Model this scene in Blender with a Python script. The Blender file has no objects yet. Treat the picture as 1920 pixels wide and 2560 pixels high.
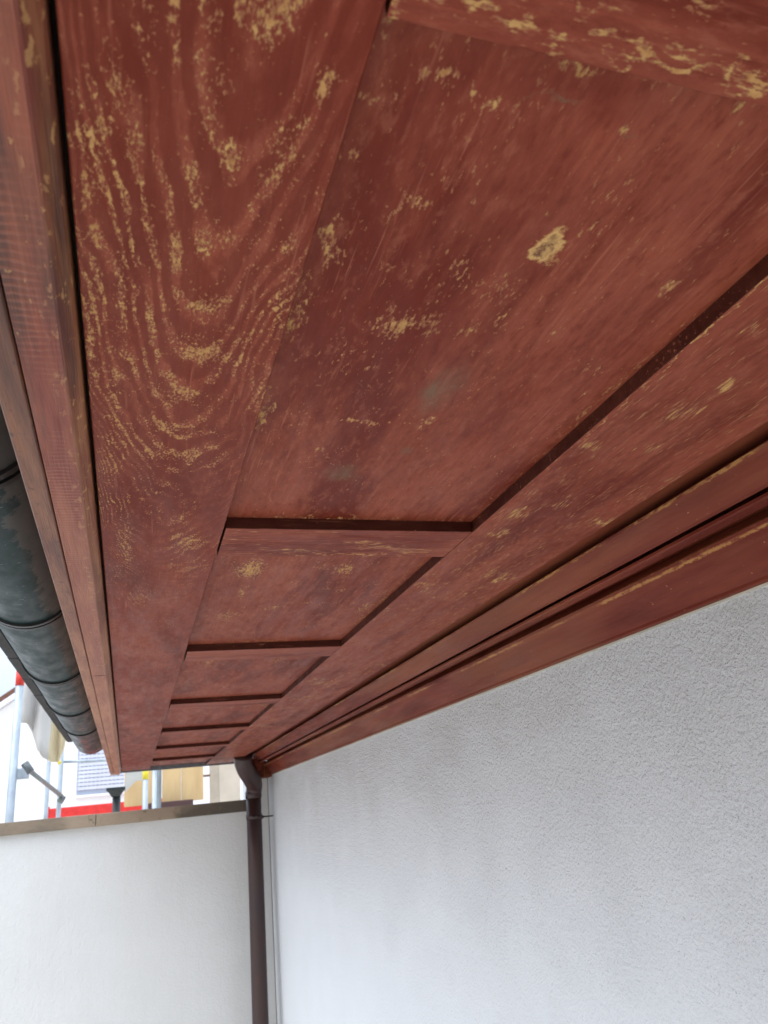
import bpy, bmesh, math, random
from mathutils import Matrix, Vector, noise as mnoise
random.seed(7)
sc = bpy.context.scene
COL = sc.collection
U = 0.3            # one layout unit in metres (camera to soffit)
EYE = 2.1          # camera height above the ground
def W(x, y, z): return Vector((x*U, y*U, z*U + EYE))

# ---------------------------------------------------------------- camera
cam = bpy.data.cameras.new("camera")
co = bpy.data.objects.new("camera", cam); COL.objects.link(co)
R = Matrix(((0.9504391793, -0.0208425451, -0.3102111456),
            (-0.2954609816, -0.3711575967, -0.8803095175),
            (-0.0967893324, 0.9283359450, -0.3589208805)))
M4 = R.to_4x4(); M4.translation = Vector((0, 0, EYE)); co.matrix_world = M4
cam.sensor_fit = 'VERTICAL'; cam.sensor_height = 24; cam.sensor_width = 18
cam.lens = 0.73341*24
cam.clip_start = 0.01; cam.clip_end = 800
cam.dof.use_dof = True; cam.dof.focus_distance = 0.8; cam.dof.aperture_fstop = 9.5
sc.camera = co

# ---------------------------------------------------------------- world, sun, exposure
world = bpy.data.worlds.new("World"); sc.world = world; world.use_nodes = True
nt = world.node_tree; nt.nodes.clear()
wo = nt.nodes.new('ShaderNodeOutputWorld'); wb = nt.nodes.new('ShaderNodeBackground')
sky = nt.nodes.new('ShaderNodeTexSky'); sky.sky_type = 'NISHITA'; sky.sun_disc = False
SUN_EL, SUN_AZ = math.radians(60), math.radians(250)      # azimuth clockwise from +Y
sky.sun_elevation = SUN_EL; sky.sun_rotation = SUN_AZ
sky.air_density = 1.0; sky.dust_density = 4.0; sky.ozone_density = 1.0
hs = nt.nodes.new('ShaderNodeHueSaturation'); hs.inputs['Saturation'].default_value = 0.6
hs.inputs['Value'].default_value = 1.0
mx = nt.nodes.new('ShaderNodeMix'); mx.data_type = 'RGBA'
tc = nt.nodes.new('ShaderNodeTexCoord'); cn = nt.nodes.new('ShaderNodeTexNoise')
cn.inputs['Scale'].default_value = 2.2; cn.inputs['Detail'].default_value = 5
cr = nt.nodes.new('ShaderNodeMapRange'); cr.inputs[1].default_value = .38; cr.inputs[2].default_value = .62
cr.inputs[3].default_value = .6; cr.inputs[4].default_value = .97
nt.links.new(tc.outputs['Generated'], cn.inputs['Vector']); nt.links.new(cn.outputs['Fac'], cr.inputs[0])
nt.links.new(sky.outputs[0], hs.inputs['Color']); nt.links.new(hs.outputs[0], mx.inputs[6])
vr = nt.nodes.new('ShaderNodeSeparateXYZ'); nt.links.new(tc.outputs['Generated'], vr.inputs[0])
vm_ = nt.nodes.new('ShaderNodeMapRange'); vm_.inputs[1].default_value = .12; vm_.inputs[2].default_value = .8
vm_.inputs[3].default_value = 1.0; vm_.inputs[4].default_value = 3.3
nt.links.new(vr.outputs[2], vm_.inputs[0])
vc = nt.nodes.new('ShaderNodeVectorMath'); vc.operation = 'SCALE'; vc.inputs[0].default_value = (4.3, 5.0, 5.9)
nt.links.new(vm_.outputs[0], vc.inputs['Scale']); nt.links.new(vc.outputs[0], mx.inputs[7])   # overcast veil, brightest overhead
nt.links.new(cr.outputs[0], mx.inputs[0]); nt.links.new(mx.outputs[2], wb.inputs['Color'])
wb.inputs['Strength'].default_value = 0.115
nt.links.new(wb.outputs[0], wo.inputs[0])
sl = bpy.data.lights.new("sun", 'SUN'); sl.energy = .8; sl.angle = math.radians(45); sl.color = (1, .985, .965)
so = bpy.data.objects.new("sun", sl); COL.objects.link(so)
sd = Vector((math.sin(SUN_AZ)*math.cos(SUN_EL), math.cos(SUN_AZ)*math.cos(SUN_EL), math.sin(SUN_EL)))
so.rotation_euler = (-sd).to_track_quat('-Z', 'Y').to_euler()
sc.view_settings.view_transform = 'Standard'; sc.view_settings.look = 'None'
sc.view_settings.exposure = 0.80; sc.view_settings.gamma = 1; sc.view_settings.use_curve_mapping = False
sc.cycles.max_bounces = 8; sc.cycles.diffuse_bounces = 5

# ---------------------------------------------------------------- node helpers
class N:
    def __init__(s, name):
        s.m = bpy.data.materials.new(name); s.m.use_nodes = True
        s.t = s.m.node_tree; s.t.nodes.clear()
        s.out = s.t.nodes.new('ShaderNodeOutputMaterial')
        s.b = s.t.nodes.new('ShaderNodeBsdfPrincipled'); s.t.links.new(s.b.outputs[0], s.out.inputs[0])
        g = s.t.nodes.new('ShaderNodeNewGeometry')
        v = s.vm('SUBTRACT', g.outputs['Position'], (0, 0, EYE)); s.P = s.vm('SCALE', v, None, scale=1/U)
        s.geo = g
    def _set(s, sock, v):
        if v is None: return
        if isinstance(v, bpy.types.NodeSocket): s.t.links.new(v, sock)
        else: sock.default_value = v
    def vm(s, op, a, b=None, scale=None):
        n = s.t.nodes.new('ShaderNodeVectorMath'); n.operation = op
        s._set(n.inputs[0], a)
        if b is not None: s._set(n.inputs[1], b)
        if scale is not None: s._set(n.inputs['Scale'], scale)
        return n.outputs['Value'] if op in ('LENGTH', 'DOT_PRODUCT') else n.outputs[0]
    def ma(s, op, a, b=None, c=None, clamp=False):
        n = s.t.nodes.new('ShaderNodeMath'); n.operation = op; n.use_clamp = clamp
        s._set(n.inputs[0], a); s._set(n.inputs[1], b); s._set(n.inputs[2], c)
        return n.outputs[0]
    def noise(s, vec, scale=1.0, detail=3, rough=.55, col=False, dist=0):
        n = s.t.nodes.new('ShaderNodeTexNoise'); s._set(n.inputs['Vector'], vec)
        n.inputs['Scale'].default_value = scale; n.inputs['Detail'].default_value = detail
        n.inputs['Roughness'].default_value = rough; n.inputs['Distortion'].default_value = dist
        return n.outputs['Color' if col else 'Fac']
    def mr(s, v, a, b, c=0., d=1., smooth=False):
        n = s.t.nodes.new('ShaderNodeMapRange'); s._set(n.inputs[0], v)
        if smooth: n.interpolation_type = 'SMOOTHSTEP'
        for i, q in enumerate((a, b, c, d)): s._set(n.inputs[1+i], q)
        return n.outputs[0]
    def mix(s, f, a, b):
        n = s.t.nodes.new('ShaderNodeMix'); n.data_type = 'RGBA'
        s._set(n.inputs[0], f)
        for i, q in ((6, a), (7, b)):
            if isinstance(q, tuple) and len(q) == 3: q = (*q, 1)
            s._set(n.inputs[i], q)
        return n.outputs[2]
    def xyz(s, v):
        n = s.t.nodes.new('ShaderNodeSeparateXYZ'); s._set(n.inputs[0], v); return n.outputs
    def bump(s, h, dist, strength=1.0, prev=None):
        n = s.t.nodes.new('ShaderNodeBump'); s._set(n.inputs['Height'], h)
        n.inputs['Distance'].default_value = dist; n.inputs['Strength'].default_value = strength
        if prev: s.t.links.new(prev, n.inputs['Normal'])
        return n.outputs[0]
    def fin(s, col, rough, normal=None, metal=0., spec=None):
        if isinstance(col, tuple): col = (*col, 1)
        s._set(s.b.inputs['Base Color'], col); s._set(s.b.inputs['Roughness'], rough)
        s._set(s.b.inputs['Metallic'], metal)
        if spec is not None: s._set(s.b.inputs['Specular IOR Level'], spec)
        if normal: s.t.links.new(normal, s.b.inputs['Normal'])
        return s.m
    def patches(s, pts, warp=None):
        """max over elliptical patches of 1-|p-c|/r, times strength"""
        P = s.P if warp is None else warp
        acc = None
        for (x, y, rx, ry, k) in pts:
            d = s.vm('SUBTRACT', P, (x, y, 0)); d = s.vm('MULTIPLY', d, (1/rx, 1/ry, 0))
            l = s.vm('LENGTH', d)
            v = s.ma('MULTIPLY_ADD', l, -k*.75, k*1.15)
            acc = v if acc is None else s.ma('MAXIMUM', acc, v)
        return s.ma('MAXIMUM', acc, 0.0)

DARK = (.130, .018, .008); MID = (.205, .036, .018); LIGHT = (.275, .066, .035); WORN = (.35, .145, .070); TAN = (.58, .35, .13)
def wood(name, axis='y', pts=(), stains=(), darks=(), arch=False, base=.10, blotch=.45, wash=0., long=1.0, brown=0., knot=None, dim=1., stretch=.40):
    n = N(name)
    st = {'y': (1, .22, 1), 'x': (.22, 1, 1)}[axis]
    stf = {'y': (1, .05, 1), 'x': (.05, 1, 1)}[axis]
    G = n.vm('MULTIPLY', n.P, st); GF = n.vm('MULTIPLY', n.P, stf)
    # organic warp of patch coordinates
    wn = n.vm('SUBTRACT', n.noise(n.P, 14, 4, .6, col=True), (.5, .5, .5))
    WP = n.vm('ADD', n.P, n.vm('MULTIPLY', wn, (.09, .16, 0)))
    tone = n.noise(G, 4.5, 4, .55); tone2 = n.noise(n.P, 1.6, 3, .5)
    fine = n.noise(GF, 70, 3, .6)
    # brush marks: hard-edged patches of a second coat
    coat = n.mr(n.noise(G, 2.6, 5, .6, dist=.4), .48, .54, 0, 1, True)
    c = n.mix(n.mr(tone, .40, .60), DARK, LIGHT)
    c = n.mix(n.ma('MULTIPLY', coat, .6), c, (.28, .070, .038) if not arch else MID)
    c = n.mix(n.mr(tone2, .38, .7, 0, .45), c, MID)
    if brown:
        c = n.mix(n.ma('MULTIPLY', n.mr(n.noise(G, 7, 4, .6), .42, .62), brown), c, (.24, .10, .045))
    c = n.mix(n.mr(fine, .35, .72, 0, .32), c, (.10, .013, .007))
    mott = n.noise(n.vm('MULTIPLY', n.P, {'y': (1, .35, 1), 'x': (.35, 1, 1)}[axis]), 34, 5, .7)
    c = n.mix(n.mr(mott, .52, .68, 0, .55), c, (.11, .013, .006))
    c = n.mix(n.mr(mott, .47, .34, 0, .35), c, (.34, .11, .065))
    if wash: c = n.mix(wash, c, (.40, .16, .10))
    blo = n.mr(n.noise(n.P, 5.5, 5, .65), .48, .70, 0, blotch)
    blo = n.ma('MULTIPLY', blo, n.mr(n.noise(n.P, 1.1, 2, .5), .42, .6, .15, 1.2))
    prob = n.ma('ADD', blo, base)
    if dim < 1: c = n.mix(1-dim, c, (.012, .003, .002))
    if arch:
        X, Y, Z = n.xyz(n.P)
        wx = n.ma('MULTIPLY_ADD', n.noise(n.vm('MULTIPLY', n.P, (2, .5, 1)), 1.7, 3, .5), .30, -.15)
        xc = n.ma('SUBTRACT', n.ma('ADD', X, wx), .13)
        A = n.ma('SQRT', n.ma('ADD', n.ma('MULTIPLY', n.ma('MULTIPLY', xc, xc), 115.0),
                 n.ma('POWER', n.ma('ADD', Y, 1.6), 2.0)))
        A = n.ma('ADD', A, n.ma('MULTIPLY', n.noise(n.vm('MULTIPLY', n.P, (7, 3, 1)), 1.2, 5, .62), .34))
        ph = n.ma('MULTIPLY_ADD', n.ma('POWER', n.ma('MINIMUM', A, 6.0), 3.0), 2*math.pi*.19, n.ma('MULTIPLY', n.noise(n.P, 2.2, 2, .5), 5.0))
        s_ = n.ma('MULTIPLY_ADD', n.ma('SINE', ph), .5, .5)
        band = n.mr(s_, .30, .90, 0, 1, True)
        zone = n.ma('MULTIPLY', n.mr(n.noise(n.vm('MULTIPLY', n.P, (3.4, 1.3, 1)), 1.7, 5, .65), .40, .56, .05, 1.15), n.mr(n.noise(n.vm('MULTIPLY', n.P, (1, .6, 1)), 13, 4, .65), .36, .56, .30, 1.05))
        zone = n.ma('MULTIPLY', zone, n.mr(Y, 2.8, 5.0, 1, .25))
        edge = n.ma('MULTIPLY', n.mr(X, .20, .30, 1, .55), n.mr(Y, 2.6, 4.4, 1, .25))
        prob = n.ma('ADD', n.ma('MULTIPLY', n.ma('MULTIPLY', band, zone), n.ma('MULTIPLY', edge, .80)), n.ma('MULTIPLY', prob, .95))
        c = n.mix(n.ma('MULTIPLY', n.ma('SUBTRACT', 1.0, band), n.mr(Y, 1.5, 4.0, .60, .12)), c, DARK)
    if pts and arch:
        pp = n.patches(pts, WP)
        prob = n.ma('MAXIMUM', n.ma('MULTIPLY', prob, .85), n.ma('MULTIPLY', pp, n.ma('MULTIPLY_ADD', band, .50, .82)))
    elif pts: prob = n.ma('MAXIMUM', prob, n.patches(pts, WP))
    chipv = {'y': (1, stretch, 1), 'x': (stretch, 1, 1)}[axis] if not arch else (1, .52, 1)
    cn_ = n.noise(n.vm('MULTIPLY', n.P, chipv), 115*long, 3, .6)
    cn2 = n.noise(n.vm('MULTIPLY', n.P, chipv), 30*long, 3, .6)
    cn_ = n.ma('ADD', n.ma('MULTIPLY', cn_, .68), n.ma('MULTIPLY', cn2, .32))
    th = n.ma('MULTIPLY_ADD', prob, -.23, .725)
    d = n.ma('SUBTRACT', cn_, th)
    worn = n.mr(d, -.075, -.012, 0, .85); chip = n.mr(d, -.004, .020, 0, .92)
    sk = n.mr(n.noise(n.vm('MULTIPLY', n.P, {'y': (1, .035, 1), 'x': (.035, 1, 1)}[axis]), 95, 3, .6), .60, .68, 0, .55)
    sk = n.ma('MULTIPLY', sk, n.mr(n.noise(G, 6, 3, .6), .46, .60))
    c = n.mix(sk, c, (.36, .12, .075))
    c = n.mix(worn, c, WORN)
    tan = n.mix(n.mr(n.noise(n.P, 40, 3, .6), .3, .7), (.38, .17, .06), TAN)
    c = n.mix(chip, c, tan)
    if darks:
        c = n.mix(n.ma('MULTIPLY', n.patches(darks, WP), .45, clamp=True), c, (.13, .017, .010))
    if stains:
        sm = n.ma('MULTIPLY', n.mr(n.patches(stains, WP), .35, .95, 0, .9), n.mr(n.noise(G, 22, 5, .7), .38, .60, .25, 1)); c = n.mix(sm, c, (.165, .098, .058))
    if knot:
        for (x, y, rx, ry) in knot:
            dd = n.vm('MULTIPLY', n.vm('SUBTRACT', WP, (x, y, 0)), (1/rx, 1/ry, 0))
            l = n.ma('ADD', n.vm('LENGTH', dd), n.ma('MULTIPLY_ADD', n.noise(n.P, 30, 4, .65), 1.3, -.65))
            rim = n.mr(l, .75, 1.05, 1, 0); c = n.mix(rim, c, TAN)
            rings = n.mr(n.noise(n.P, 60, 4, .6), .4, .6, .25, 1)
            c = n.mix(n.ma('MULTIPLY', n.mr(l, .55, .75, 1, 0), rings), c, (.15, .060, .030))
    h = n.ma('ADD', n.ma('MULTIPLY', fine, .45), n.ma('MULTIPLY', chip, -.85))
    h = n.ma('ADD', h, n.ma('MULTIPLY', n.noise(G, 16, 3, .6), .5))
    rough = n.mr(n.noise(G, 12, 3, .6), .3, .7, .42, .62)
    rough = n.ma('ADD', rough, n.ma('MULTIPLY', chip, .25))
    return n.fin(c, rough, n.bump(h, .0011, .8), spec=.13)

P1 = [(0.439,0.757,0.043,0.014,0.8),(0.539,0.783,0.053,0.018,1),(0.645,0.682,0.051,0.015,0.9),(0.789,0.679,0.038,0.015,0.8),(0.798,0.76,0.02,0.013,1),(0.486,1.015,0.039,0.023,0.9),(0.442,1.048,0.016,0.049,0.8),(1.157,1.144,0.03,0.039,0.9),(0.579,1.385,0.099,0.065,0.9),(0.343,0.922,0.012,0.04,0.9),(0.329,1.398,0.031,0.131,1.0),(0.328,1.868,0.026,0.145,1.0),(0.597,1.865,0.11,0.023,0.9),(0.812,1.841,0.028,0.047,1),(0.321,0.702,0.013,0.042,0.8),(0.327,0.821,0.022,0.025,0.8),(0.957,0.692,0.033,0.024,0.8),(0.824,1.48,0.049,0.042,0.5),(1.178,1.498,0.067,0.036,0.6),(0.353,1.144,0.02,0.082,1.0),(0.258,2.038,0.02,0.166,1.0),(.8,2.64,.6,.03,.65),(1.295,1.8,.014,.9,.6)]
P2 = [(0.485,3.288,0.076,0.165,1.1),(0.505,3.684,0.033,0.146,0.9),(0.933,3.298,0.064,0.108,1),(0.813,3.266,0.044,0.052,0.8),(0.478,4.166,0.072,0.158,0.9),(0.705,3.98,0.104,0.083,0.7),(0.695,4.608,0.088,0.108,0.6),(1.244,4.027,0.045,0.158,0.8),(0.699,2.989,0.028,0.038,0.7),(0.484,5.387,0.098,0.254,0.9),(0.992,5.502,0.108,0.153,0.7),(1.30,3.9,.03,.8,.7),(.8,4.83,.6,.04,.6)]
PB = [(1.353,1.843,0.064,0.063,1),(1.396,2.442,0.079,0.099,1),(1.848,2.523,0.088,0.076,1),(1.427,2.678,0.064,0.08,1),(1.581,1.441,0.072,0.058,0.9),(1.523,2.339,0.079,0.118,0.7),(1.572,1.632,0.094,0.083,0.7),(1.436,1.179,0.05,0.052,0.6),(1.596,1.851,0.102,0.066,0.5),(1.318,1.3,.006,1.2,1.0)]
ST = [(0.63,0.756,0.042,0.011,1),(0.789,1.651,0.056,0.142,1),(0.649,2.23,0.079,0.086,0.9),(0.817,0.781,0.025,0.012,0.8),(0.812,2.033,0.027,0.048,0.7)]
DK = [(0.695,0.722,0.138,0.044,1),(0.739,1.043,0.088,0.167,0.8),(0.685,1.417,0.104,0.165,0.7),(1.026,0.908,0.067,0.07,0.6),(0.516,1.17,0.038,0.088,0.5),(1.066,1.24,0.071,0.107,0.4)]
PT = [(0.363, 0.625, 0.0403, 0.014, 1.01), (0.431, 0.624, 0.0416, 0.016, 1.23), (0.497, 0.627, 0.0429, 0.016, 1.23), (0.565, 0.627, 0.0442, 0.016, 1.01), (0.63, 0.619, 0.0442, 0.016, 1.12), (0.704, 0.621, 0.0455, 0.016, 1.29), (0.783, 0.626, 0.0481, 0.016, 1.29), (0.858, 0.621, 0.0481, 0.018, 1.01), (0.926, 0.627, 0.0507, 0.018, 1.23), (0.898, 0.596, 0.0585, 0.02, 1.01), (0.771, 0.59, 0.0559, 0.02, 0.9), (0.59, 0.569, 0.0507, 0.018, 1.01), (0.728, 0.536, 0.052, 0.02, 0.67), (0.327, 0.639, 0.0156, 0.02, 0.9)]
PBA = [(.85,2.80,.12,.035,.9),(1.0,2.85,.16,.03,1),(.62,2.90,.3,.02,.7),(1.15,2.9,.12,.03,.9),(.8,2.94,.5,.012,1)]
PE = [(0.093, 1.696, 0.1035, 0.0352, 0.86), (0.09, 1.868, 0.1253, 0.0473, 0.81), (0.074, 2.057, 0.1207, 0.055, 0.81), (-0.062, 1.787, 0.0356, 0.4719, 0.73), (-0.105, 1.522, 0.0161, 0.2728, 0.81), (-0.095, 0.975, 0.0172, 0.1342, 0.81), (0.286, 1.67, 0.0333, 0.1606, 0.7), (0.276, 1.338, 0.031, 0.1738, 0.76), (-0.048, 2.855, 0.0506, 0.4631, 0.7), (-0.077, 0.944, 0.0391, 0.1287, 0.81), (0.084, 0.779, 0.0333, 0.1705, 0.62), (0.218, 0.909, 0.0471, 0.1089, 0.76), (0.248, 0.772, 0.0172, 0.0517, 0.91), (0.085, 1.006, 0.0391, 0.0462, 0.5), (0.12, 1.136, 0.0667, 0.0561, 0.55), (0.118, 1.317, 0.0644, 0.0429, 0.91), (0.134, 1.503, 0.0885, 0.0594, 0.92), (-0.093, 1.339, 0.0138, 0.2002, 0.91), (-0.04, 1.3, 0.0356, 0.1551, 0.61), (-0.097, 1.154, 0.0103, 0.0825, 0.61), (0.188, 2.797, 0.0713, 0.1078, 0.92), (0.298, 1.24, 0.0207, 0.1012, 0.7), (0.083, 1.721, 0.1046, 0.0308, 0.7), (-0.002, 0.723, 0.0069, 0.1155, 0.92), (0.165, 0.69, 0.008, 0.0286, 0.61), (-0.087, 2.119, 0.0322, 0.2266, 0.7), (0.008, 3.572, 0.0954, 0.2013, 0.61)]
M = {}
M['edge'] = wood('worn_red_arched_grain', arch=True, pts=PE, base=.18, blotch=.5, long=1.4)
M['panel_a'] = wood('worn_red_panel', pts=P1, stains=ST, darks=DK, base=.17, blotch=.34, knot=[(.807,1.085,.035,.060)])
M['panel_b'] = wood('worn_red_panel_far', pts=P2, base=.2, blotch=.5)
M['beam'] = wood('worn_red_streaked', pts=PB, base=.30, blotch=.55, long=1.15, stretch=.14)
M['batten_a'] = wood('worn_red_batten_near', 'x', stretch=.3, pts=PT, base=.10, blotch=.3)
M['batten_b'] = wood('worn_red_batten', 'x', pts=PBA, base=.24, blotch=.45, stretch=.16)
M['reveal'] = wood('shaded_reveal_red', 'x', base=.02, blotch=.2, dim=.22)  # groove shade painted into the side faces as a much darker red

def moulding_mat():
    n = N('red_moulding_paint')
    G = n.vm('MULTIPLY', n.P, (1, .12, 1))
    c = n.mix(n.mr(n.noise(G, 9, 4, .6), .35, .65), (.105, .014, .007), (.18, .036, .018))
    c = n.mix(n.ma('MULTIPLY', n.mr(n.noise(G, 4, 3, .5), .45, .65), .5), c, (.24, .085, .04))
    X, Y, Z = n.xyz(n.P)
    # tan wear where the sanding pad caught the two arrises
    t = n.ma('DIVIDE', X, Z)
    n1 = n.ma('MULTIPLY_ADD', n.noise(n.vm('MULTIPLY', n.P, (1, .7, 1)), 30, 3, .6), .06, -.03)
    for x0, wd, off, lo in ((2.072, .009, 3.3, .48), (2.362, .009, 9.1, .44)):
        Xl = n.ma('ABSOLUTE', n.ma('SUBTRACT', n.ma('ADD', X, n.ma('MULTIPLY', n1, .30)), x0))
        run = n.noise(n.vm('ADD', n.vm('MULTIPLY', n.P, (0, 1, 0)), (off, 0, off)), 1.3, 5, .65)
        m = n.ma('MULTIPLY', n.mr(n.ma('ADD', Xl, n.mr(run, lo-.10, lo+.12, wd, 0)), wd*.3, wd*.95, 1, 0), n.mr(run, lo-.03, lo+.08, 0, .8))
        m = n.ma('MULTIPLY', m, n.mr(n.noise(n.vm('MULTIPLY', n.P, (1, .4, 1)), 60, 3, .6), .40, .52, .1, 1))
        c = n.mix(n.ma('MULTIPLY', m, n.mr(Z, 1.036, 1.044, .9, 0)), c, (.42, .21, .065))
    sp = n.mr(n.noise(n.vm('MULTIPLY', n.P, (1, .5, 1)), 60, 3, .6), .70, .74, 0, .8); c = n.mix(sp, c, (.42, .2, .1))
    h = n.noise(n.vm('MULTIPLY', n.P, (1, .08, 1)), 60, 3, .6)
    return n.fin(c, n.mr(n.noise(G, 14, 3), .3, .7, .42, .6), n.bump(h, .0007, .6), spec=.14)
M['mould'] = moulding_mat()

def fascia_mat(name, tone, saw):
    n = N(name)
    G = n.vm('MULTIPLY', n.P, (1, .10, 1))
    X, Y, Z = n.xyz(n.P)
    a = n.mr(n.noise(G, 16, 4, .6), .40, .60)
    if tone == 'red': c = n.mix(a, (.17, .026, .013), (.25, .065, .032))
    elif tone == 'brown': c = n.mix(a, (.075, .024, .015), (.21, .080, .038))
    else: c = n.mix(n.mr(n.noise(G, 10, 5, .65), .42, .58), (.17, .034, .016), (.30, .12, .05))
    c = n.mix(n.mr(n.noise(G, 7, 4, .65), .50, .64, 0, .85), c, (.065, .022, .014))
    # bare wood that begins far down the board and along its arris
    far = n.mr(n.ma('ADD', Y, n.ma('MULTIPLY', n.noise(G, 5, 3), 3.)), 3.2, 7.5, 0, .8)
    c = n.mix(far, c, n.mix(a, (.30, .09, .042), (.42, .17, .08)))
    h = n.noise(n.vm('MULTIPLY', n.P, (1, .06, 1)), 70, 3, .6)
    if saw:
        wv = n.ma('SINE', n.ma('MULTIPLY', n.ma('ADD', Y, n.ma('MULTIPLY', n.noise(n.P, 12, 3), .03)), 270.))
        wx = n.ma('SINE', n.ma('MULTIPLY', X, 420.))
        mk = n.mr(n.noise(n.vm('MULTIPLY', n.P, (1.5, .35, 1)), 6, 3, .6), .42, .6)
        ln = n.ma('MULTIPLY', n.mr(wv, -.2, .9), n.ma('MULTIPLY', mk, .55))
        c = n.mix(n.ma('MULTIPLY', ln, .7), c, (.34, .11, .06))
        c = n.mix(n.ma('MULTIPLY', n.mr(wx, .5, 1), n.ma('MULTIPLY', mk, .10)), c, (.40, .18, .09))
        ed = n.mr(n.noise(n.vm('MULTIPLY', n.P, (1, .4, 1)), 45, 4, .6), .56, .62)
        xs = n.ma('MULTIPLY_ADD', Y, .0058, X)
        e1 = n.ma('MULTIPLY', n.mr(xs, -.182, -.172, 0, 1), ed)
        c = n.mix(n.ma('MULTIPLY', e1, .6), c, (.40, .19, .08))
        h = n.ma('ADD', h, n.ma('MULTIPLY', ln, .5))
    cc = n.mr(n.noise(n.vm('MULTIPLY', n.P, (1, .5, 1)), 38, 4,   .65), .66 if saw else .60, .72 if saw else .66, 0, .7)
    c = n.mix(cc, c, (.045, .018, .012) if tone == 'brown' else (.50, .27, .10))
    return n.fin(c, .5, n.bump(h, .0012, .8), spec=.4)
M['f_red'] = fascia_mat('sawn_red_fascia', 'red', True)
M['f_brown'] = fascia_mat('cracked_brown_fascia', 'brown', False)
M['f_tan'] = fascia_mat('bare_tan_fascia', 'tan', False)

def stucco(name, col, scale, dist, soft=1.0):
    n = N(name)
    v = n.vm('MULTIPLY', n.P, (1, 1, 1))
    a = n.noise(v, scale, 5, .62); b = n.noise(v, scale*.42, 4, .6)
    pit = n.mr(n.noise(v, scale*.9, 2, .5), .22, .30, 1, 0)
    h = n.ma('ADD', a, n.ma('MULTIPLY', b, .9)); h = n.ma('SUBTRACT', h, n.ma('MULTIPLY', pit, .35*soft))
    c = n.mix(n.mr(n.noise(n.P, 1.3, 4, .6), .3, .7, 0, .5), col, tuple(q*.93 for q in col))
    c = n.mix(n.ma('MULTIPLY', pit, .25*soft), c, (.33, .29, .25))
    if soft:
        # relief grows coarser towards the eave, where brownish shade is painted into the colour
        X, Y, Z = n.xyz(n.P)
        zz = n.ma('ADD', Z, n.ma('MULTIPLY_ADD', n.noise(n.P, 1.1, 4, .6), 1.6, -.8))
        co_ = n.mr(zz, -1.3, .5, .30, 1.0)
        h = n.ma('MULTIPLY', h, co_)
        eave_shade = n.ma('MULTIPLY', n.mr(n.noise(n.vm('MULTIPLY', n.P, (1, .35, 1)), 2.2, 5, .62), .42, .66), n.mr(zz, -.2, .5))
        c = n.mix(n.ma('MULTIPLY', eave_shade, .22), c, (.46, .40, .33))
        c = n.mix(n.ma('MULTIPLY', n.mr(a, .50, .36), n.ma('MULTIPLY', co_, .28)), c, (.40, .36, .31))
    else:
        dr = n.mr(n.noise(n.vm('MULTIPLY', n.P, (2.5, 1, .18)), 1.6, 5, .65), .50, .72, 0, .10)
        c = n.mix(dr, c, (.50, .47, .40))
    return n.fin(c, .9, n.bump(h, dist, .9), spec=.2)
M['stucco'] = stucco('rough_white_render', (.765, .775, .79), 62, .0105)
M['stucco_left'] = stucco('smooth_white_render', (.70, .69, .67), 30, .0035, .0)
M['white'] = stucco('neighbour_white_render', (.82, .83, .84), 5, .002, .0)

def plain(name, col, rough=.5, metal=0., var=.25, sc_=3., bump=.0008, st=(1, 1, 1), col2=None):
    n = N(name); v = n.vm('MULTIPLY', n.P, st)
    c2 = col2 or tuple(q*(1-var) for q in col)
    c = n.mix(n.mr(n.noise(v, sc_, 5, .6), .35, .65), col, c2)
    return n.fin(c, rough, n.bump(n.noise(v, sc_*6, 3, .6), bump, .6), metal)
def gutter_mat():
    n = N('weathered_green_sheet_metal')
    X, Y, Z = n.xyz(n.P)
    v = n.vm('MULTIPLY', n.P, (1, .5, 1))
    c = n.mix(n.mr(n.noise(v, 5, 5, .6), .35, .68), (.008, .021, .021), (.018, .037, .036))
    # bare zinc edge toward the fascia, with a ragged border
    xs = n.ma('MULTIPLY_ADD', Y, .004, X)
    e = n.ma('ADD', xs, n.ma('MULTIPLY', n.mr(n.noise(n.vm('MULTIPLY', n.P, (1, .8, 1)), 7, 5, .65), .3, .7, -1, 1), .05))
    c = n.mix(n.mr(e, -.475, -.462, 0, .8), c, (.09, .082, .076))
    c = n.mix(n.mr(Y, 8, 13.5, 0, .6), c, (.040, .045, .042))
    sc1 = n.mr(n.noise(n.vm('MULTIPLY', n.P, (.35, 1, 1)), 38, 4, .7), .66, .71, 0, .7)
    c = n.mix(sc1, c, (.30, .36, .36))
    c = n.mix(n.mr(n.noise(v, 16, 4, .6), .58, .66, 0, .3), c, (.07, .09, .088))
    return n.fin(c, n.mr(n.noise(v, 9, 4), .3, .7, .25, .5), n.bump(n.noise(v, 8, 4), .0008, .3), 0., .10)
M['gutter'] = gutter_mat()
M['black'] = plain('dark_strap_metal', (.018, .017, .017), .4, .3)
M['gap'] = plain('black_felt_joint', (.010, .009, .009), .9, 0, .3, 30)
M['tile'] = plain('dark_roof_tile', (.045, .040, .040), .8, 0, .4, 20)
M['pipe'] = plain('brown_lacquered_metal', (.048, .019, .014), .42, 0., .3, 5, .0006, (1, 1, .3), (.034, .017, .018))
M['zinc'] = plain('grey_zinc', (.17, .18, .19), .5, .4, .3, 8)
M['galv'] = plain('galvanised_steel', (.42, .46, .50), .45, .5, .3, 4, .0005, (1, 1, .4))
M['galvdark'] = plain('dull_brace_steel', (.16, .17, .17), .5, .5)
M['redband'] = plain('red_marking', (.70, .035, .02), .5)
M['yellowband'] = plain('yellow_marking', (.75, .60, .03), .5)
M['redbox'] = plain('red_painted_steel', (.68, .025, .02), .45)
M['blackplastic'] = plain('black_plastic', (.012, .016, .015), .45)
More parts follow.
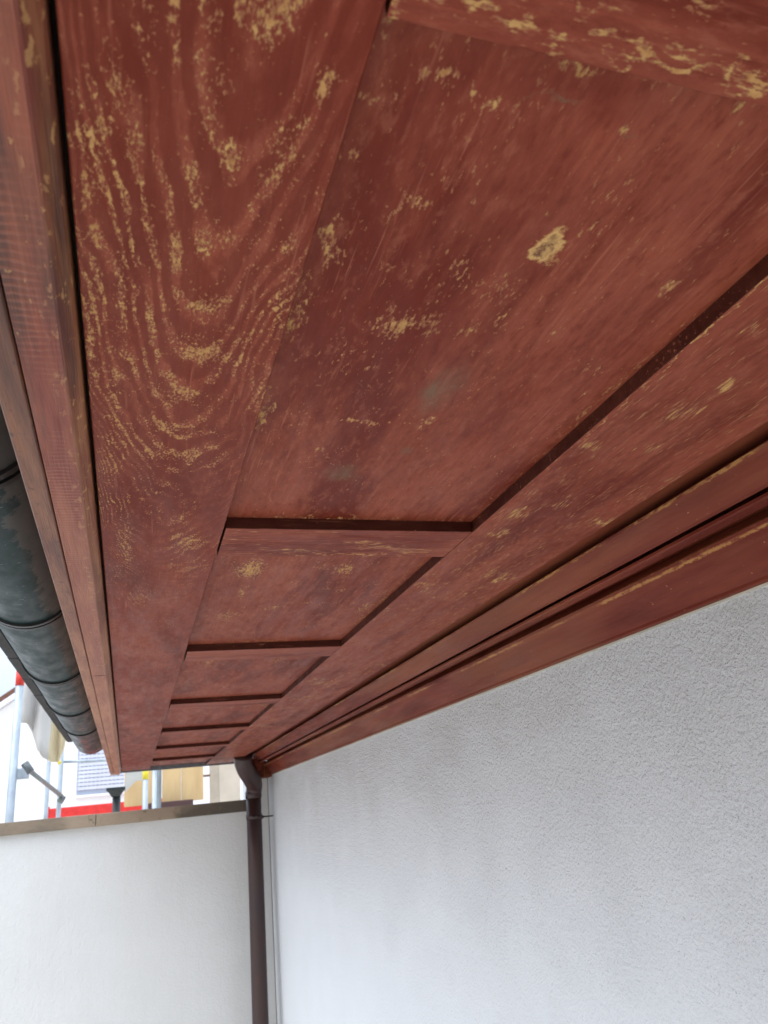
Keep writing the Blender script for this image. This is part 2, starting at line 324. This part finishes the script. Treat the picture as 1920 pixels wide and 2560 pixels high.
M['form'] = plain('yellow_formwork_board', (.56, .38, .18), .6, 0, .3, 1.3, .0006, (1, 1, .2), (.44, .28, .13))
M['beige'] = plain('beige_panel', (.42, .35, .27), .7, 0, .2, 1)
M['grey'] = plain('grey_sheet', (.46, .44, .40), .8, 0, .2, 1)
M['tarp'] = plain('grey_tarp_cloth', (.50, .47, .44), .85, 0, .25, .8, .004, (1, 1, .25))
M['tarpy'] = plain('yellowish_tarp_cloth', (.62, .52, .34), .85, 0, .25, .8, .004, (1, 1, .25))
M['shutter'] = plain('pale_shutter_slats', (.66, .70, .78), .5, 0, .1, 1)
M['frame'] = plain('shutter_edge', (.38, .43, .52), .5, 0, .1, 1)
M['roofbrown'] = plain('brown_verge', (.16, .07, .045), .7)
M['dark_tone'] = plain('dark_plank_edge', (.06, .02, .018), .6)
def coping_mat():
    n = N('weathered_brown_coping')
    v = n.vm('MULTIPLY', n.P, (.6, 1, 1)); X, Y, Z = n.xyz(n.P)
    c = n.mix(n.mr(n.noise(v, 1.6, 5, .65), .38, .62), (.115, .090, .065), (.24, .18, .125))
    # a sandy cleaner stretch between two weathered ones
    a = n.ma('ADD', X, n.ma('MULTIPLY', n.noise(n.P, 5, 4, .6), .35))
    cl = n.ma('MULTIPLY', n.mr(a, -1.0, -.85), n.mr(a, .9, 1.05, 1, 0))
    c = n.mix(n.ma('MULTIPLY', cl, .75), c, (.36, .27, .19))
    c = n.mix(n.mr(X, 1.0, 2.0, 0, .75), c, (.085, .068, .052))
    c = n.mix(n.mr(n.noise(n.P, 7, 4, .6), .60, .66, 0, .7), c, (.14, .125, .06))
    c = n.mix(n.mr(n.noise(n.vm('MULTIPLY', n.P, (1, 1, .6)), 4.2, 3, .6), .70, .73, 0, .7), c, (.42, .38, .32))
    return n.fin(c, .7, n.bump(n.noise(n.P, 14, 5, .65), .004, .8))
M['coping'] = coping_mat()
def ground_mat():
    n = N('two_tone_bounce_ground')  # unseen ground; dark near and pale far tones made up to shape bounce light
    X, Y, Z = n.xyz(n.P)
    far = n.mr(n.ma('ADD', Y, n.ma('MULTIPLY', n.noise(n.P, .3, 4), 2.)), 5.5, 6.2)
    pale_tone = n.mix(n.mr(n.noise(n.P, .8, 5, .6), .35, .65), (.70, .65, .58), (.62, .57, .50))
    dark_tone = n.mix(n.mr(n.noise(n.P, 2, 5, .6), .35, .65), (.48, .43, .37), (.40, .35, .30))
    return n.fin(n.mix(far, dark_tone, pale_tone), .9, n.bump(n.noise(n.P, 6, 4), .004, .6))
M['ground'] = ground_mat()

# ---------------------------------------------------------------- object helpers (layout units)
def link(name, bm, mat, parent=None, smooth=False, solid=0):
    bmesh.ops.recalc_face_normals(bm, faces=bm.faces)
    me = bpy.data.meshes.new(name); bm.to_mesh(me); bm.free()
    for p in me.polygons: p.use_smooth = smooth
    o = bpy.data.objects.new(name, me); COL.objects.link(o)
    mats = mat if isinstance(mat, (list, tuple)) else [mat]
    for m in mats: me.materials.append(m)
    if parent:
        o.parent = parent; o.matrix_parent_inverse = Matrix.Translation(-world_loc(parent))
    if solid:
        s = o.modifiers.new('thickness', 'SOLIDIFY'); s.thickness = solid; s.offset = 0
    return o
def world_loc(o):
    v = Vector(o.location)
    while o.parent:
        v = v + o.matrix_parent_inverse.translation; o = o.parent; v = v + o.location
    return v
def thing(name, label, cat, loc, group=None):
    o = bpy.data.objects.new(name, None); COL.objects.link(o); o.location = W(*loc); o.empty_display_size = .1
    o['label'] = label; o['category'] = cat
    if group: o['group'] = group
    return o
def tag(o, label, cat, group=None):
    o['label'] = label; o['category'] = cat
    if group: o['group'] = group
    return o
def box(bm, x0, x1, y0, y1, z0, z1, bev=0, skew=0, mi=0):
    vs = [bm.verts.new(W(x + skew*y, y, z)) for x in (x0, x1) for y in (y0, y1) for z in (z0, z1)]
    F = [(0,1,3,2),(4,6,7,5),(0,4,5,1),(2,3,7,6),(0,2,6,4),(1,5,7,3)]
    fs = [bm.faces.new([vs[i] for i in f]) for f in F]
    for f in fs: f.material_index = mi
    if bev:
        es = list({e for f in fs for e in f.edges})
        bmesh.ops.bevel(bm, geom=es, offset=bev*U, segments=2, affect='EDGES', profile=.6)
    return fs
def mbox(name, mat, parent, *a, **k):
    bm = bmesh.new(); box(bm, *a, **k); return link(name, bm, mat, parent)
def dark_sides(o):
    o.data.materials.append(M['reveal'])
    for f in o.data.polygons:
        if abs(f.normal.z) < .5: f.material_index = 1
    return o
def extrude_y(bm, prof, ys, skew=0, closed=False, xf=None):
    rows = []
    for y in ys:
        rows.append([bm.verts.new(W(x + skew*y, y, z)) for x, z in prof])
    n = len(prof)
    for a, b in zip(rows, rows[1:]):
        for i in range(n if closed else n-1):
            j = (i+1) % n; bm.faces.new((a[i], a[j], b[j], b[i]))
    if closed:
        bm.faces.new(rows[0][::-1]); bm.faces.new(rows[-1])
    return rows
def tube(bm, pts, rad, seg=20, caps=True):
    pts = [Vector(p) for p in pts]; rings = []
    rads = rad if isinstance(rad, (list, tuple)) else [rad]*len(pts)
    up0 = None
    for i, p in enumerate(pts):
        d = (pts[min(i+1, len(pts)-1)] - pts[max(i-1, 0)]).normalized()
        if up0 is None: up0 = d.orthogonal().normalized()
        up0 = (up0 - d*up0.dot(d)).normalized(); s = d.cross(up0)
        rings.append([bm.verts.new(W(*(p + (up0*math.cos(2*math.pi*k/seg) + s*math.sin(2*math.pi*k/seg))*rads[i]))) for k in range(seg)])
    for a, b in zip(rings, rings[1:]):
        for k in range(seg): bm.faces.new((a[k], a[(k+1) % seg], b[(k+1) % seg], b[k]))
    if caps: bm.faces.new(rings[0][::-1]); bm.faces.new(rings[-1])
def mtube(name, mat, parent, pts, rad, seg=20):
    bm = bmesh.new(); tube(bm, pts, rad, seg); return link(name, bm, mat, parent, smooth=True)

# ---------------------------------------------------------------- ground
g = mbox('ground', M['ground'], None, -900, 900, -900, 900, -7.6, -7.0); g['kind'] = 'structure'

# ---------------------------------------------------------------- house: wall and eave
YN, YE = -7.0, 15.45                 # near end behind the camera, far end of the eave
house = thing('house', 'white rendered house with a worn red painted timber eave soffit', 'house', (6, 4, -7))
def wall_sheet():
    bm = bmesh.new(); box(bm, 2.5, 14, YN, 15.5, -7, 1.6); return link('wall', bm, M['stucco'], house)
wall_sheet()
mbox('wall_pier', M['stucco_left'], house, 2.16, 2.485, 15.505, 16.4, -7, .9, bev=.006)
mbox('corner_joint', plain('grey_sealant', (.30, .29, .28), .8), house, 2.486, 2.5, 15.50, 15.53, -7, .9)
# soffit: outer board with arched grain
SK = -.0058
bm = bmesh.new()
ys = [YN, 0, 1, 2, 4, 8, YE]
prof = [(-.112, 1.003), (-.109, 1.0), (.300, 1.0), (.303, 1.003), (.303, 1.09), (-.112, 1.09)]
rows = []
for y in ys:
    rows.append([bm.verts.new(W(x + (SK*y if x < 0 else -.0008*y), y, z)) for x, z in prof])
for a, b in zip(rows, rows[1:]):
    for i in range(6): bm.faces.new((a[i], a[(i+1) % 6], b[(i+1) % 6], b[i]))
bm.faces.new(rows[0][::-1]); bm.faces.new(rows[-1])
o = link('outer_soffit_board', bm, M['edge'], house); o['label'] = 'outer soffit board with arched grain and heavy paint loss'
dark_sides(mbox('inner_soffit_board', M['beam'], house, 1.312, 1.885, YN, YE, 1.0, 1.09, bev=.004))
# recessed panels and cross battens
RZ = 1.046
near = [-3.95, -1.75, .33, 2.652, 4.86, 7.15, 9.36, 11.5, 13.62]
first = True
for i, y in enumerate(near):
    w = .325
    if y < 0: continue
    prev = near[i-1] + w
    p = mbox('soffit_panel', M['panel_a'] if y < 3 else M['panel_b'], house, .296, 1.316, prev if i > 2 else -1.4, y + .03, RZ, 1.088)
    if i == 3: p['label'] = 'largest soffit panel with a knot and scattered bare patches'
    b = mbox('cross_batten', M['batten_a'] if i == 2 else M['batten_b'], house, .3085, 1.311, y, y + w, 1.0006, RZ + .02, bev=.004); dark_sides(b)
    for v in b.data.vertices: v.co += Vector((0, (mnoise.noise(v.co*3 + Vector((i, 0, 0))))*.0022, 0))
mbox('soffit_panel', M['panel_b'], house, .296, 1.316, near[-1] + .325, YE - .01, RZ, 1.088)
mbox('soffit_panel', M['panel_a'], house, .296, 1.316, YN, -1.42, RZ, 1.088)
# crown moulding down to the wall, mitred at the far end
prof = [(1.8855, 1.070), (1.895, 1.078), (2.15, 1.078), (2.11, 1.055), (2.080, 1.046), (2.070, 1.036), (2.074, 1.026), (2.092, 1.016),
        (2.118, 1.003), (2.142, .986), (2.162, .966), (2.176, .946), (2.180, .934), (2.184, .985), (2.32, .985), (2.225, .935), (2.203, .926), (2.203, .914),
        (2.212, .909), (2.262, .904), (2.272, .908), (2.276, .96), (2.42, .955), (2.375, .912), (2.352, .896), (2.354, .882),
        (2.366, .870), (2.380, .858), (2.398, .834), (2.414, .806), (2.428, .778), (2.438, .752), (2.448, .730), (2.458, .714),
        (2.458, .701), (2.464, .697), (2.494, .695), (2.5, .696)]
bm = bmesh.new()
rows = []
for y in [YN, -2, 0, 1, 2, 4, 8, 12, None]:
    rows.append([bm.verts.new(W(x, (YE + .1 - (x - 1.88)*1.05) if y is None else y, z)) for x, z in prof] )
for a, b in zip(rows, rows[1:]):
    for i in range(len(prof)-1): bm.faces.new((a[i], a[i+1], b[i+1], b[i]))
o = link('crown_moulding', bm, M['mould'], house, smooth=False)
# mitred return across the eave end
bm = bmesh.new()
rows = []
for xe in (None, 2.14):
    rows.append([bm.verts.new(W(x if xe is None else x - .36, YE + .1 - (x - 1.88)*1.05 + .004, z)) for x, z in prof])
for i in range(len(prof)-1): bm.faces.new((rows[0][i], rows[0][i+1], rows[1][i+1], rows[1][i]))
mbox('moulding_end_block', M['mould'], house, 2.16, 2.5, 15.0, 15.5, .66, .95, bev=.01)
bm.free()
mbox('caulk_bead', plain('pale_caulk', (.50, .45, .36), .7), house, 2.488, 2.502, YN, 14.9, .688, .697, bev=.002)
# round blocking at the corner behind the elbow
bm = bmesh.new()
tube(bm, [(2.16, 14.62, .885), (2.17, 14.80, .875)], .115, 24); link('round_blocking', bm, M['beam'], house, smooth=False)
# fascia: black joint, tan bevelled side, sawn underside, second brown board
mbox('joint_felt', M['gap'], house, -.30, -.095, YN, 15.4, 1.06, 1.075, skew=SK)
bm = bmesh.new()
def lprof(name, prof, mat, y1=YE + .15):
    bm = bmesh.new(); extrude_y(bm, prof, [YN, 0, 1, 2, 4, 8, 12, y1], SK, True); return link(name, bm, mat, house)
o = lprof('fascia_board', [(-.1235, 1.5), (-.1235, .990), (-.128, .982), (-.151, .958), (-.156, .956), (-.238, .955), (-.240, .957), (-.240, 1.5)], [M['f_red'], M['f_tan']])
for f in o.data.polygons:
    n = f.normal
    if n.x > .3: f.material_index = 1
o['label'] = 'sawn red fascia board with worn tan edge'
o = lprof('fascia_board', [(-.245, 1.5), (-.245, .962), (-.249, .958), (-.302, .956), (-.306, .960), (-.306, 1.55)], M['f_brown'])
o['label'] = 'cracked brown fascia board beside the gutter'
# butt joints in the fascia
for y in (5.3,):
    mbox('fascia_joint', M['gap'], house, -.239 + SK*y, -.157 + SK*y, y, y + .006, .9545, .958)
mbox('drip_edge', M['zinc'], house, -.22, 1.89, YE + .002, YE + .06, .975, 1.05)
# roof above
bm = bmesh.new()
rp = [(-.34, 1.56), (2.6, 2.9), (2.6, 3.1), (-.34, 1.80)]
extrude_y(bm, rp, [YN, YE + .1], 0, True); link('roof_deck', bm, M['tile'], house)
bm = bmesh.new(); box(bm, -.10, 2.48, YN, YE, 1.125, 1.3); link('soffit_backing', bm, M['gap'], house)
# tile edge overhanging past the gutter
bm = bmesh.new()
y = -6.0
while y < 13.4:
    box(bm, -.955 - .004*y, -.36 - .004*y, y, y + .985, 1.47, 1.53, mi=0)
    box(bm, -.985 - .004*y, -.915 - .004*y, y + .01, y + .975, 1.425, 1.50, mi=0)
    for k in range(22):
        yy = y + .02 + k*.0435
        box(bm, -1.0 - .004*y, -.985 - .004*y, yy, yy + .022, 1.435, 1.49)
    y += .995
link('roof_tiles', bm, M['tile'], house)

# ---------------------------------------------------------------- gutter
gut = thing('roof_gutter', 'dark green half round metal gutter running along the left edge', 'gutter', (-.6, 5, 1.2))
GC = (-.600, 1.42); GR = .25; GS = -.0035
bm = bmesh.new()
arc = [(GC[0] + GR*math.cos(a), GC[1] + GR*math.sin(a)) for a in [math.pi + math.pi*k/28 for k in range(29)]]
ysg = [YN] + [-4 + k*.6 for k in range(30)]; ysg = [q for q in ysg if q < 13.3] + [13.35]
rows = extrude_y(bm, arc, ysg, GS)
o = link('trough', bm, M['gutter'], gut, smooth=True, solid=.004)
bm = bmesh.new(); r0 = [bm.verts.new(W(x + GS*13.35, 13.352, z)) for x, z in arc]; bm.faces.new(r0)
link('end_cap', bm, M['gutter'], gut, solid=.005)
bm = bmesh.new(); tube(bm, [(GC[0] - GR - .02 + GS*q, q, 1.42) for q in ysg], .028, 12); link('rim_bead', bm, M['gutter'], gut, smooth=True)
def strap(y, wd, first=False):
    bm = bmesh.new()
    for (a0, a1, dr) in ((0, wd*.34, .022), (wd*.34, wd*.66, .009), (wd*.66, wd, .020)):
        pr = []
        for k in range(27):
            a = math.pi*1.0 + math.pi*k/26
            pr.append((GC[0] + (GR + dr)*math.cos(a), GC[1] + (GR + dr)*math.sin(a)))
        for k in range(26, -1, -1):
            a = math.pi*1.0 + math.pi*k/26
            pr.append((GC[0] + (GR + .002)*math.cos(a), GC[1] + (GR + .002)*math.sin(a)))
        extrude_y(bm, pr, [y + a0, y + a1], GS, True)
    return link('bracket', bm, M['black'], gut)
for y in (.65, 2.66, 4.70, 6.68, 8.70, 10.56): strap(y, .11)

# ---------------------------------------------------------------- downpipe
dp = thing('downpipe', 'brown metal downpipe with a curved elbow in the wall corner', 'downpipe', (2.14, 15.0, -7))
ELB = [(1.857, 14.15, 1.035), (1.875, 14.25, 0.923), (1.925, 14.4, 0.827), (2.007, 14.6, 0.729), (2.099, 14.8, 0.628), (2.151, 14.95, 0.517), (2.14, 15.0, 0.38)]
def arcpts():
    P = ELB
    out = []
    for i in range(len(P)-1):
        p0 = Vector(P[max(i-1,0)]); p1 = Vector(P[i]); p2 = Vector(P[i+1]); p3 = Vector(P[min(i+2, len(P)-1)])
        for t in (0, .34, .67):
            out.append(.5*((2*p1) + (-p0+p2)*t + (2*p0-5*p1+4*p2-p3)*t*t + (-p0+3*p1-3*p2+p3)*t**3))
    out.append(Vector(P[-1])); return out
mtube('elbow', M['pipe'], dp, arcpts(), [.166]*12 + [.165, .160, .155, .150, .146, .143, .142], 28)
mtube('pipe', M['pipe'], dp, [(2.14, 15, .45), (2.14, 15, -1), (2.135, 15, -3), (2.13, 15, -7)], .138, 28)
mtube('sleeve', M['pipe'], dp, [(2.14, 15, .43), (2.14, 15, .425), (2.14, 15, .31), (2.14, 15, .305)], [.143, .150, .150, .140], 28)
c_ = mtube('clamp', M['pipe'], dp, [(2.14, 15, .03), (2.14, 15, -.055)], .147, 28)
mtube('clamp_pin', M['black'], c_, [(2.27, 15, -.03), (2.30, 15, -.03), (2.32, 15, -.03), (2.5, 15.05, -.03)], [.05, .03, .014, .012], 10)
mtube('clamp_screw', M['black'], c_, [(2.10, 14.86, -.012), (2.10, 14.84, -.012)], .022, 8)
mtube('clamp_screw', M['black'], c_, [(2.18, 14.86, -.012), (2.18, 14.84, -.012)], .022, 8)

# ---------------------------------------------------------------- garden wall with coping
gw = thing('garden_wall', 'low white rendered wall with weathered brown coping beside the downpipe', 'wall', (-4, 16, -7))
mbox('wall', M['stucco_left'], gw, -16, 2.155, 15.5, 16.3, -7, .13)
xx = -16
for x0, x1, dz in ((-16, -9.2, 0), (-9.19, -4.3, .003), (-4.29, -.62, 0), (-.61, 2.10, -.003)):
    mbox('coping', M['coping'], gw, x0, x1, 15.40 + dz, 16.4, .098 + dz, .309 + dz, bev=.012)

# ---------------------------------------------------------------- background beyond the wall
def BX(name, mat, parent, Y, x0, x1, z0, z1, dy=.5, **k):
    return mbox(name, mat, parent, x0*Y, x1*Y, Y, Y + dy, z0*Y, z1*Y, **k)
# neighbour gable house
nb = thing('neighbour_house', 'bright white neighbouring gable house with a pale roller shutter', 'house', (-4, 62, -7))
Y = 60
bm = bmesh.new()
pr = [(-24, -7), (-24, 0), (-.1511*Y, .1445*Y), (-.06*Y, .210*Y), (.13*Y, .075*Y), (.13*Y, -7)]
pr[1] = (-24, .1445*Y - (24 - .1511*Y)*.71)
a = [bm.verts.new(W(x, Y, z)) for x, z in pr]; b = [bm.verts.new(W(x, Y + 30, z)) for x, z in pr]
bm.faces.new(a); bm.faces.new(b[::-1])
for i in range(len(pr)): bm.faces.new((a[i], b[i], b[(i+1) % len(pr)], a[(i+1) % len(pr)]))
link('wall', bm, M['white'], nb)
for nm, mt, o0, o1 in (('verge_board', M['white'], .02, .34), ('roof', M['roofbrown'], .34, .75)):
    bm = bmesh.new()
    apex = (-.06*Y, .210*Y)
    pl = (-24.6, .1445*Y - (24.6 - .1511*Y)*.71); pr_ = (.13*Y + .5, .075*Y - .35)
    q = [(pl[0], pl[1] + o0), (apex[0], apex[1] + o0), (pr_[0], pr_[1] + o0), (pr_[0], pr_[1] + o1), (apex[0], apex[1] + o1), (pl[0], pl[1] + o1)]
    a = [bm.verts.new(W(x, Y - .7, z)) for x, z in q]; b = [bm.verts.new(W(x, Y + 30.5, z)) for x, z in q]
    for f in ((0, 1, 4, 5), (1, 2, 3, 4)):
        bm.faces.new([a[i] for i in f]); bm.faces.new([b[i] for i in f][::-1])
    for i in range(6): bm.faces.new((a[i], b[i], b[(i+1) % 6], a[(i+1) % 6]))
    link(nm, bm, mt, nb)
win = BX('window', M['frame'], nb, Y, -.0625, -.006, .0425, .099, dy=-.12)
bm = bmesh.new()
z = .0475*Y
while z < .098*Y:
    box(bm, -.0612*Y, -.0072*Y, Y - .22, Y - .125, z, z + .20); z += .265
x = -.0600*Y
while x < -.008*Y:
    box(bm, x, x + .05, Y - .26, Y - .225, .047*Y, .098*Y); x += .27
link('shutter', bm, M['shutter'], win)
BX('sill', M['white'], nb, Y, -.0635, -.005, .0395, .0420, dy=-.3)

# near scaffold
s1 = thing('scaffold', 'galvanised scaffold with a red banded standard at the left edge', 'scaffold', (-2.2, 17, -7))
def pole(nm, Yp, xc, r, z0, z1, parent, mat=None):
    return mtube(nm, mat or M['galv'], parent, [(xc*Yp, Yp, z0*Yp), (xc*Yp, Yp, z1*Yp)], r*Yp, 16)
p1 = pole('standard', 19, -.1317, .0046, -.37, .26, s1)
mtube('red_band', M['redband'], p1, [(-.1317*19, 19, .1723*19), (-.1317*19, 19, .1905*19)], .0049*19, 16)
p2 = pole('standard', 33, -.0942, .0024, -.21, .20, s1)
p3 = pole('standard', 30, -.0808, .0026, -.23, .20, s1)
BX('ledger_head', M['galv'], s1, 19, -.1300, -.1155, .0655, .0775, dy=.25, bev=.03)
mtube('brace', M['galvdark'], s1, [(-.1150*19.2, 19.2, .0745*19.2), (-.1005*24, 24, .062*24), (-.0782*30, 29.8, .0432*29.8)], [.05, .06, .075], 10)
mtube('coupler', M['galvdark'], s1, [(-.1200*19.1, 19.05, .083*19), (-.1125*19.1, 19.05, .072*19)], .085, 12)
mtube('coupler', M['galvdark'], s1, [(-.0800*30, 29.6, .0405*30), (-.0745*30, 29.6, .0375*30)], .13, 12)
mtube('coupler', M['yellowband'], s1, [(-.0835*30, 29.6, .0790*30), (-.0800*30, 29.6, .0800*30)], .07, 12)
mtube('ledger', M['galv'], s1, [(-.0810*30, 30.1, .0812*30), (-.0200*30, 30.4, .0795*30)], .05, 10)
# tarp hung from the scaffold
def cloth(nm, mat, Yc, cols, top, seed):
    bm = bmesh.new(); grid = []
    for (x, zb) in cols:
        col = []
        for k in range(15):
            t = k/14; z = zb + (top - zb)*t
            dy = .12*math.sin(x*330 + seed) + .22*mnoise.noise(Vector((x*90, z*22, seed)))
            dx = .0016*mnoise.noise(Vector((z*40, x*50, seed+3)))
            col.append(bm.verts.new(W((x + dx)*Yc, Yc + dy, z*Yc)))
        grid.append(col)
    for a, b in zip(grid, grid[1:]):
        for k in range(14): bm.faces.new((a[k], b[k], b[k+1], a[k+1]))
    return link(nm, bm, mat, None, smooth=True, solid=.02)
def interp(pts, n):
    out = []
    for i in range(n):
        x = pts[0][0] + (pts[-1][0] - pts[0][0])*i/(n-1)
        for (a, b) in zip(pts, pts[1:]):
            if a[0] <= x <= b[0] + 1e-9:
                t = (x - a[0])/(b[0] - a[0]); out.append((x, a[1] + (b[1] - a[1])*t)); break
    return out
o = cloth('tarp', M['tarp'], 25, interp([(-.1275, .1290), (-.1195, .1275), (-.1120, .1110), (-.1060, .0960), (-.1000, .0870), (-.0960, .0850)], 26), .30, 1.)
tag(o, 'grey draped tarp with a ragged curved lower edge on the scaffold', 'tarp')
o = cloth('tarp', M['tarpy'], 26, interp([(-.0985, .0860), (-.0900, .0815), (-.0840, .0815), (-.0780, .0980), (-.0740, .1300)], 22), .30, 5.)
tag(o, 'yellowish tarp hanging between the grey tarp and the gutter', 'tarp')
# red site box
o = thing('site_container', 'red steel site box seen just above the coping', 'container', (-3, 47, -7))
BX('body', M['redbox'], o, 46, -.0905, .034, -.14, .0305, dy=6, bev=.05)
BX('frame_post', M['redbox'], o, 46, -.0945, -.0905, -.14, .0325, dy=.3)
# hopper
hp = thing('rain_hopper', 'black funnel shaped hopper on a pipe above the coping', 'hopper', (-.6, 30, -7))
bm = bmesh.new(); Yh = 29
def frus(bm, Yh, xc, l):
    rings = [[bm.verts.new(W(xc*Yh + sx*h*Yh, Yh + sy*h*Yh, z*Yh)) for sx, sy in ((-1,-1),(1,-1),(1,1),(-1,1))] for h, z in l]
    for a, b in zip(rings, rings[1:]):
        for k in range(4): bm.faces.new((a[k], a[(k+1)%4], b[(k+1)%4], b[k]))
    bm.faces.new(rings[0]); bm.faces.new(rings[-1])
frus(bm, Yh, -.0190, [(.0105, .0470), (.0105, .0440), (.0085, .0425), (.0058, .0385), (.0048, .0370)])
link('funnel', bm, M['blackplastic'], hp)
mtube('pipe', M['blackplastic'], hp, [(-.0180*Yh, Yh, .039*Yh), (-.0175*Yh, Yh, -7)], .0046*Yh, 14)
# second scaffold standards
s2 = thing('scaffold', 'pair of thin scaffold standards with a yellow band before boards', 'scaffold', (.5, 24, -7))
q = pole('standard', 24, .0142, .0032, -.29, .12, s2)
mtube('yellow_band', M['yellowband'], q, [(.0142*24, 24, .0535*24), (.0142*24, 24, .066*24)], .0035*24, 16)
pole('standard', 25, .0247, .0028, -.28, .12, s2); pole('standard', 25.6, .0300, .0026, -.27, .12, s2, M['galvdark'])
# timber boards, beige panels
o = thing('formwork_wall', 'yellow plywood formwork boards behind the scaffold standards', 'boards', (1, 38, -7))
for (a_, b_) in ((-.0095, .0165), (.0172, .0330), (.0338, .0560), (.0567, .0822)):
    BX('board', M['form'], o, 38, a_, b_, .0245, .12, dy=.25, bev=.02)
BX('base_plank', M['dark_tone'], o, 37, .018, .0700, -.1, .0262, dy=.8, bev=.04)
bm = bmesh.new(); Yg = 33
pts = [(-.0075, .075), (-.0095, .0405), (.0035, .0530), (.0110, .0530), (.0110, .075)]
a = [bm.verts.new(W(x*Yg, Yg, z*Yg)) for x, z in pts]; b = [bm.verts.new(W(x*Yg, Yg + .3, z*Yg)) for x, z in pts]
bm.faces.new(a); bm.faces.new(b[::-1])
for i in range(5): bm.faces.new((a[i], b[i], b[(i+1) % 5], a[(i+1) % 5]))
tag(link('insulation_board', bm, M['grey']), 'slanted grey sheet leaning before the yellow boards', 'board')
o = thing('panel_door', 'beige panels with a pale upright between boards and downpipe', 'panel', (5, 45, -7))
BX('panel', M['beige'], o, 45, .0900, .1010, -.16, .12, dy=.3)
BX('panel', plain('light_beige', (.52, .44, .35), .7, 0, .15, 1), o, 45, .1012, .1268, -.16, .12, dy=.35)
BX('hinge', M['roofbrown'], o, 44.5, .0815, .0905, .0505, .0530, dy=.2)
